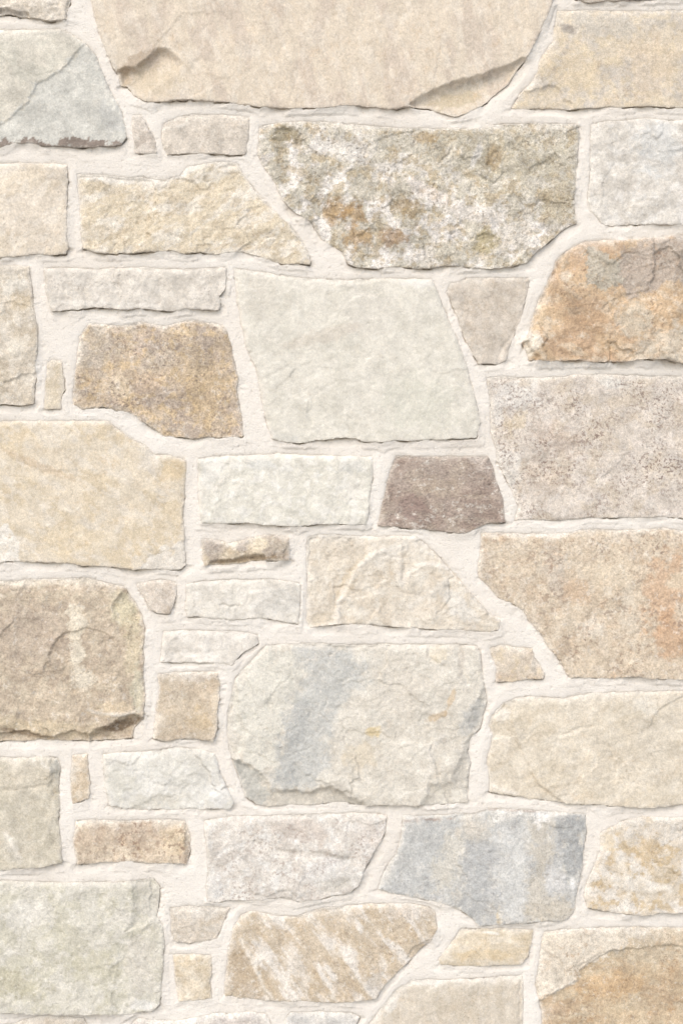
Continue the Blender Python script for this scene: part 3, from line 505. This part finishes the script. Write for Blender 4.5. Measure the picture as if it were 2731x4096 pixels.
S('pale tan stone with white rims under the leaning parallelogram stone',
  'J 350,930 420,925 520,925 640,920 760,910 845,905 850,1000 845,1120 845,1300 150,1300 165,1120 220,1050 270,985', [(219, 206, 186), (212, 198, 176), (226, 215, 198)], pr=5, ru=1.5, fa=.8, streak=(88, 2), rim=.8, mat=dict(warm=.25, grain=.16), b=[('J 260,1030', 26, 50, 35, (236, 232, 226), .8), ('J 420,935', 80, 14, 0, (234, 229, 222), .7)], rid=[('J 838,915 836,1000 838,1120', -2, 5)])
S('stone half cream, half deep ochre brown along a diagonal break',
  'J 945,710 1040,700 1100,695 1250,690 1400,690 1568,690 1850,690 1850,1350 945,1350 940,1120 930,1020 910,950 920,880 930,800',
  [(207, 183, 148), (197, 170, 135), (216, 196, 164)],
  pb=[('J 1300,660 1900,650 1900,850 1450,850 1230,820', 20, (211, 193, 164), 0.85), ('J 880,660 1300,670 1420,720 1300,770 1200,830 1110,870 1085,925 940,1000 880,1010', 6, (225, 212, 192), 0.97)], pr=7, ru=2.2, fa=1.3, streak=(0, 2.4), a2=.6, rim=.6,
  b=[('J 1240,950', 160, 60, -10, (208, 172, 124), .6), ('J 980,1060', 70, 40, 0, (186, 160, 130), .5), ('J 1540,900', 90, 60, 20, (186, 158, 122), .5), ('J 1300,1060', 130, 30, 0, (216, 192, 154), .5), ('J 1040,705', 130, 14, 0, (236, 228, 218), .6)],
  cut=[('J 1230,790 1170,830 1110,870 1090,920 1040,945 940,1000 900,1030 900,1400 1900,1400 1900,800 1500,760', 4, 9)], rid=[('J 945,998 1040,948 1090,925', 1.2, 6)],
  mat=dict(warm=.5, warmcol=(206, 156, 96), dark=.45, darkcol=(126, 96, 68), grain=.24, white=.35))
S('top of a tan stone almost hidden in mortar below the green grey stone',
  'N -150,4108 60,4098 105,4080 160,4066 270,4068 330,4076 346,4100 350,4350 -150,4350', [(219, 206, 188), (212, 198, 178), (226, 216, 200)], pr=3, ru=1.6, rim=.8)
S('top of a whitish mauve stone smeared with mortar under the tiny yellowish tan square',
  'N 528,4100 550,4074 590,4082 700,4086 790,4070 860,4052 920,4058 1000,4048 1060,4058 1088,4100 1090,4330 528,4330', [(224, 217, 210), (211, 202, 196), (232, 228, 224)], pr=4, ru=2.4, fa=2, fs=70, rim=.8, mat=dict(warm=.06))
S('top of a bluish white stone beside the pale tan stone',
  'N 1140,4084 1160,4052 1270,4050 1400,4055 1436,4068 1424,4100 1380,4300 1140,4300', [(226, 223, 219), (211, 209, 207), (234, 232, 230)], pr=4, ru=2.4, fa=2, fs=70, rim=.8, mat=dict(warm=.05))

# ------------------------------------------------------------------ build
col = scene.collection
wall = bpy.data.objects.new('stone_wall', None)
wall.empty_display_size = 0.2
col.objects.link(wall)
wall['label'] = 'pale rubble stone wall of irregular cream, tan and grey stones in wide lime mortar joints'
wall['category'] = 'wall'
wall['kind'] = 'thing'

def build_stone(i, s):
    rnd = random.Random(100 + i)
    poly = s['o'].copy()
    ext = [rnd.uniform(40, 300) for _ in range(4)]
    poly[:, 0] -= np.where(poly[:, 0] < -100, ext[0], 0)
    poly[:, 0] += np.where(poly[:, 0] > W + 100, ext[1], 0)
    poly[:, 1] -= np.where(poly[:, 1] < -100, ext[2], 0)
    poly[:, 1] += np.where(poly[:, 1] > H + 100, ext[3], 0)
    x0, y0 = poly.min(0); x1, y1 = poly.max(0)
    M = 70
    c0, c1 = np.searchsorted(XS, [x0 - M, x1 + M]); r0, r1 = np.searchsorted(YS, [y0 - M, y1 + M])
    sl = (slice(r0, r1), slice(c0, c1))
    X = GX[sl]; Y = GY[sl]; xs = XS[c0:c1]; ys = YS[r0:r1]
    sd = 1000 + i * 53
    # ragged outline
    wx = fbm(X, Y, 60, 3, sd) * 4.2 + fbm(X, Y, 17, 2, sd + 3) * 1.6
    wy = fbm(X, Y, 60, 3, sd + 7) * 4.2 + fbm(X, Y, 17, 2, sd + 11) * 1.6
    D = sdf(X + wx, Y + wy, poly) + (6.0 if (x1 - x0) * (y1 - y0) < 2.5e4 else 2.5)
    gy, gx = np.gradient(D, ys, xs)
    gl = np.sqrt(gx * gx + gy * gy) + 1e-6
    ux, uy = gx / gl, gy / gl
    better = D > DM[sl]
    DM[sl] = np.where(better, D, DM[sl]); NX[sl] = np.where(better, ux, NX[sl]); NY[sl] = np.where(better, uy, NY[sl])
    # relief
    small = min(1.0, min(x1 - x0, y1 - y0) / 150.0)
    v = (Y - y0) / (y1 - y0); u = (X - x0) / (x1 - x0)
    pr, ru, fa = s['pr'] * .55, s['ru'] * .75, s['fa'] * .9
    fx = X + fbm(X, Y, 110, 3, sd + 21) * 32; fy = Y + fbm(X, Y, 110, 3, sd + 23) * 32
    h = .7 + pr * (0.30 + 0.60 * v + 0.14 * (u - .5))
    h = h + ru * (fbm(X, Y, 210, 2, sd + 31) * 1.35 + fbm(fx, fy, 80, 3, sd + 33) * .55 + fbm(X, Y, 24, 3, sd + 35) * .17)
    h = h + fa * (worley_planes(fx, fy, s['fs'] * 1.5, sd + 41) * .9 + worley_planes(fx, fy, s['fs'] * .42, sd + 43) * .24)
    tn = fbm(fx, fy, s['fs'] * 1.5, 3, sd + 45) * 2.6 + (X * rnd.uniform(-1, 1) + Y * rnd.uniform(-1, 1)) / 420   # split bedding: thin plates with broken edges
    h = h + (.28 + .22 * fa) * (np.floor(tn) + sstep(.80, 1.0, tn - np.floor(tn)) - tn * .8)
    pit = fbm(X, Y, 15, 2, sd + 47)
    h = h - .35 * ru * sstep(.35, .75, pit)
    wob_x = X + fbm(X, Y, 30, 3, sd + 51) * 7; wob_y = Y + fbm(X, Y, 30, 3, sd + 53) * 7
    for o, dep, soft, *crest in s['cut']:
        q = sdf(wob_x, wob_y, P(o))
        if crest: dep = dep * np.exp(-(line_dist(X, Y, P(crest[0])) / crest[1]) ** 2)       # hollow runs out away from its crest
        h = h - (1.0 if np.max(dep) >= 5 else .75) * dep * (.8 * (lambda x: x * (2 - x))(np.clip(q / soft, 0, 1)) + .2 * np.clip(q / (soft * 4), 0, 1))
    for o, hh, wd in s['rid']:
        q = line_dist(wob_x, wob_y, P(o))
        h = h + (.5 if hh > 0 else .85) * hh * np.exp(-(q / wd) ** 2)
    # arris: soft on top and left, crisp underneath
    soft_edge = np.clip(.5 + .5 * uy + .25 * ux, 0, 1)
    var = 1 + .6 * fbm(X, Y, 55, 2, sd + 61)
    rad = (4 + 15 * soft_edge * small) * var + 2
    drop = .6 + (pr * .35 + 1.3) * soft_edge * var * small
    t = np.clip(1 - D / rad, 0, 1)
    h = h - drop * t * t
    h = h - .8 * np.clip(1 - D / 60, 0, 1) ** 2 * soft_edge
    h = np.maximum(h, -.4 + .8 * fbm(X, Y, 40, 2, sd + 63) - 1.0 * t - 12 * sstep(2, 34, D))
    HS[sl] = np.where(better, h, HS[sl])          # tell the mortar
    # pigment
    if s['streak']:
        a, k = s['streak']; a = math.radians(a); ca, sa = math.cos(a), math.sin(a)
        PX = (X * ca + Y * sa) / k; PY = -X * sa + Y * ca
    else: PX, PY = X, Y
    c = np.broadcast_to(lin(s['c'][0]), X.shape + (3,)).copy()
    wide = lambda k: tuple(np.clip(np.array(s['c'][0]) + 1.3 * (np.array(s['c'][k]) - np.array(s['c'][0])), 0, 252))
    def mixin(cc, f, rgb): return cc * (1 - f[..., None]) + lin(rgb) * f[..., None]
    n1 = fbm(PX, PY, s['s1'], 5, sd + 71, .58); n2 = fbm(PX, PY, s['s2'], 5, sd + 73, .6)
    w1 = 1.0
    if s['wl']:
        (lx0, ly0), (lx1, ly1) = P(s['wl']); L_ = math.hypot(lx1 - lx0, ly1 - ly0)
        w1 = .22 + .78 * sstep(-130, 110, ((Y - ly0) * (lx1 - lx0) - (X - lx0) * (ly1 - ly0)) / L_ + 120 * fbm(X, Y, 120, 3, sd + 77))
    c = mixin(c, sstep(-.10, .24, n1) * s['a1'] * w1, wide(1))
    c = mixin(c, sstep(0.04, .26, n2) * s['a2'], wide(2))
    dbx = fbm(X, Y, 45, 4, sd + 81, .6) * 26; dby = fbm(X, Y, 45, 4, sd + 83, .6) * 26
    gr = fbm(X, Y, 48, 5, sd + 85, .72)
    for where, rx, ry, an, rgb, st in sorted(s['b'], key=lambda q: -q[1] * q[2]):
        (qx, qy), = P(where); a = math.radians(an); ca, sa = math.cos(a), math.sin(a)
        kb = min(1.0, min(rx, ry) / 60.0)
        bx = X + dbx * kb; by = Y + dby * kb
        ex = ((bx - qx) * ca + (by - qy) * sa) / (rx / 1.12); ey = (-(bx - qx) * sa + (by - qy) * ca) / (ry / 1.12)
        c = mixin(c, sstep(1.22, .62, np.sqrt(ex * ex + ey * ey) + .75 * gr) * st, rgb)
    for o, soft, rgb, st in s['pb']:                # veins and bands with an edge of their own
        c = mixin(c, sstep(-soft, soft, sdf(wob_x + dbx * 1.3, wob_y + dby * 1.3, P(o)) + 34 * gr) * st, rgb)
    for o, hh, wd in s['rid']:                      # fresh broken ridges are pale
        if hh > 0: c = mixin(c, .65 * np.exp(-(line_dist(wob_x, wob_y, P(o)) / wd) ** 2) * np.clip(.9 + gr, 0, 1), (243, 236, 225))
    # lime left along the joints
    lw = (3 + 13 * soft_edge) * (.35 + 1.3 * sstep(-.3, .45, fbm(X, Y, 95, 3, sd + 91)))
    lime = np.exp(-np.maximum(D + 9 * fbm(X, Y, 20, 4, sd + 93, .65), 0) / lw) * (.5 + .5 * soft_edge) * s['rim']
    c = mixin(c, np.clip(lime * 1.25, 0, .95), (239, 232, 222))
    mask = np.clip(1 - 1.2 * lime, 0, 1) * np.clip(.62 + 1.1 * fbm(X, Y, 150, 3, sd + 95), .1, 1.25)
    # mesh
    dx = np.gradient(xs)[None, :]; dy = np.gradient(ys)[:, None]
    loc = np.maximum(dx, dy) * np.ones_like(X)
    snap = (D < 0) & (D > -4 * loc)
    inside = D > 0
    sx = np.where(snap, X - ux * D, X); sy = np.where(snap, Y - uy * D, Y)
    q = inside[:-1, :-1] | inside[1:, :-1] | inside[:-1, 1:] | inside[1:, 1:]
    rr, cc_ = np.nonzero(q)
    nC = X.shape[1]
    idx = lambda r, c_: r * nC + c_
    quads = np.stack([idx(rr + 1, cc_), idx(rr + 1, cc_ + 1), idx(rr, cc_ + 1), idx(rr, cc_)], -1)
    used = np.unique(quads); remap = np.full(X.size, -1); remap[used] = np.arange(len(used))
    quads = remap[quads]
    co = to_world(sx.ravel()[used], sy.ravel()[used], h.ravel()[used])
    rgba = np.concatenate([np.clip(c, 0, 1), mask[..., None]], -1).reshape(-1, 4)[used]
    # sides going back into the wall
    e = quads[:, [0, 1, 1, 2, 2, 3, 3, 0]].reshape(-1, 2)
    key = np.sort(e, 1); key = key[:, 0] * (len(used) + 1) + key[:, 1]
    _, inv, cnt = np.unique(key, return_inverse=True, return_counts=True)
    be = e[cnt[inv] == 1]
    bv = np.unique(be); m2 = np.full(len(used), -1); m2[bv] = np.arange(len(bv))
    n0 = len(used); nb = len(bv)
    top = co[bv]; low = top.copy(); low[:, 1] = 0.045
    mid_ = top.copy(); cen = np.array([(x0 + x1) / 2, (y0 + y1) / 2])
    co = np.concatenate([co, top, low])
    side = rgba[bv].copy()
    rgba = np.concatenate([rgba, side, side])
    a, b_ = m2[be[:, 0]], m2[be[:, 1]]
    sk = np.stack([n0 + b_, n0 + a, n0 + nb + a, n0 + nb + b_], -1)
    allq = np.concatenate([quads, sk])
    smooth = np.concatenate([np.ones(len(quads)), np.zeros(len(sk))])
    origin = to_world(cen[0], cen[1], 0.0)
    me = make_mesh('stone', co, allq, smooth, origin, rgba)
    ob = bpy.data.objects.new('stone', me)
    col.objects.link(ob); ob.parent = wall; ob.location = origin
    ob['label'] = s['l']
    me.materials.append(stone_material('weathered_stone', 7 + i, **s['mat']))
    return ob

for i, s in enumerate(STONES):
    build_stone(i, s)

# ------------------------------------------------------------------ mortar: one hand-pointed sheet round all the stones
def build_mortar():
    s = -DM; X, Y = GX, GY
    s = np.minimum(s, 400)
    below = np.clip(-NY, 0, 1); right = np.clip(-NX, 0, 1); above = np.clip(NY, 0, 1)
    sp = np.maximum(s, 0)
    patch = sstep(-.3, .35, fbm(X, Y, 170, 3, 5))
    h = fbm(X, Y, 260, 2, 11) * .9 + fbm(X, Y, 70, 3, 13) * .4 + fbm(X, Y, 16, 3, 15) * .2
    # drawn up to the stones: flush above and beside them, tucked back under their feet
    under = sstep(.15, .8, below + .35 * right)
    hs = np.clip(HS, -2, 9)
    along = np.clip(.5 + 2.0 * fbm(X, Y, 130, 3, 29), .04, 1.4)
    meet = hs - .15 - under * (.1 + .36 * np.maximum(hs, 0) ** 1.3) * along - .35 * right * along
    wj = np.exp(-sp / (11 + 13 * under))
    h = h * (1 - wj) + meet * wj
    h += -1.9 * under * np.exp(-((sp - 7) / 27) ** 2) * along
    wr = fbm(X * .35, Y * 1.5, 16, 4, 17, .62)                 # trowel drag
    h += wr * (.10 + .5 * below * np.exp(-(sp / 40) ** 2) * (.4 + patch))
    gap = sstep(.12, .40, fbm(X, Y, 75, 3, 19))
    h -= 6 * gap * np.clip(below * 1.1 + .25 * right - .05, 0, 1) * np.exp(-(sp / 3.6) ** 2)
    h -= 5 * np.clip((-s - 3) / 10, 0, 1) + 1.9 * sstep(1.5, -3.5, s)
    # pits
    pit = fbm(X, Y, 13, 2, 23)
    h -= 1.3 * sstep(.62, .8, pit)
    keep = s > -22
    q = keep[:-1, :-1] & keep[1:, :-1] & keep[:-1, 1:] & keep[1:, 1:]
    rr, cc = np.nonzero(q); nC = X.shape[1]
    quads = np.stack([(rr + 1) * nC + cc, (rr + 1) * nC + cc + 1, rr * nC + cc + 1, rr * nC + cc], -1)
    used = np.unique(quads); remap = np.full(X.size, -1); remap[used] = np.arange(len(used))
    quads = remap[quads]
    co = to_world(X.ravel()[used], Y.ravel()[used], h.ravel()[used])
    smooth = np.ones(len(quads))
    # core of the wall behind the joints
    bx0, bx1, bz0, bz1 = co[:, 0].min(), co[:, 0].max(), co[:, 2].min(), co[:, 2].max()
    n = len(co)
    box = np.array([[x, y, z] for y in (0.006, 0.35) for z in (0.0, bz1) for x in (bx0, bx1)])
    bq = np.array([[5, 4, 6, 7], [4, 0, 2, 6], [1, 5, 7, 3], [2, 3, 7, 6], [4, 5, 1, 0]]) + n
    front = np.array([[0, 1, 3, 2]]) + n
    box[:4, 1] = 0.05
    co = np.concatenate([co, box]); quads = np.concatenate([quads, bq, front])
    smooth = np.concatenate([smooth, np.zeros(6)])
    me = make_mesh('mortar', co, quads, smooth, np.zeros(3))
    ob = bpy.data.objects.new('mortar', me); col.objects.link(ob); ob.parent = wall
    ob['label'] = 'cream lime mortar filling the wide uneven joints'
    me.materials.append(mortar_material())
build_mortar()

# ------------------------------------------------------------------ unseen pale sheet at the wall's foot, added to bounce light upward
def build_bounce_ground():
    m = bpy.data.materials.new('pale_gravel'); m.use_nodes = True
    nt = m.node_tree; bs = nt.nodes['Principled BSDF']; bs.inputs['Roughness'].default_value = .95
    n = nd(nt, 'ShaderNodeTexNoise'); n.inputs['Scale'].default_value = 60; n.inputs['Detail'].default_value = 6
    rp = nd(nt, 'ShaderNodeValToRGB')
    rp.color_ramp.elements[0].color = (.36, .35, .33, 1); rp.color_ramp.elements[1].color = (.54, .52, .50, 1)
    nt.links.new(n.outputs['Fac'], rp.inputs[0]); nt.links.new(rp.outputs[0], bs.inputs['Base Color'])
    me = bpy.data.meshes.new('ground')
    me.from_pydata([(-6, -9, 0), (6, -9, 0), (6, .3, 0), (-6, .3, 0)], [], [(0, 1, 2, 3)])
    me.materials.append(m)
    ob = bpy.data.objects.new('ground', me); col.objects.link(ob); ob['kind'] = 'structure'
build_bounce_ground()
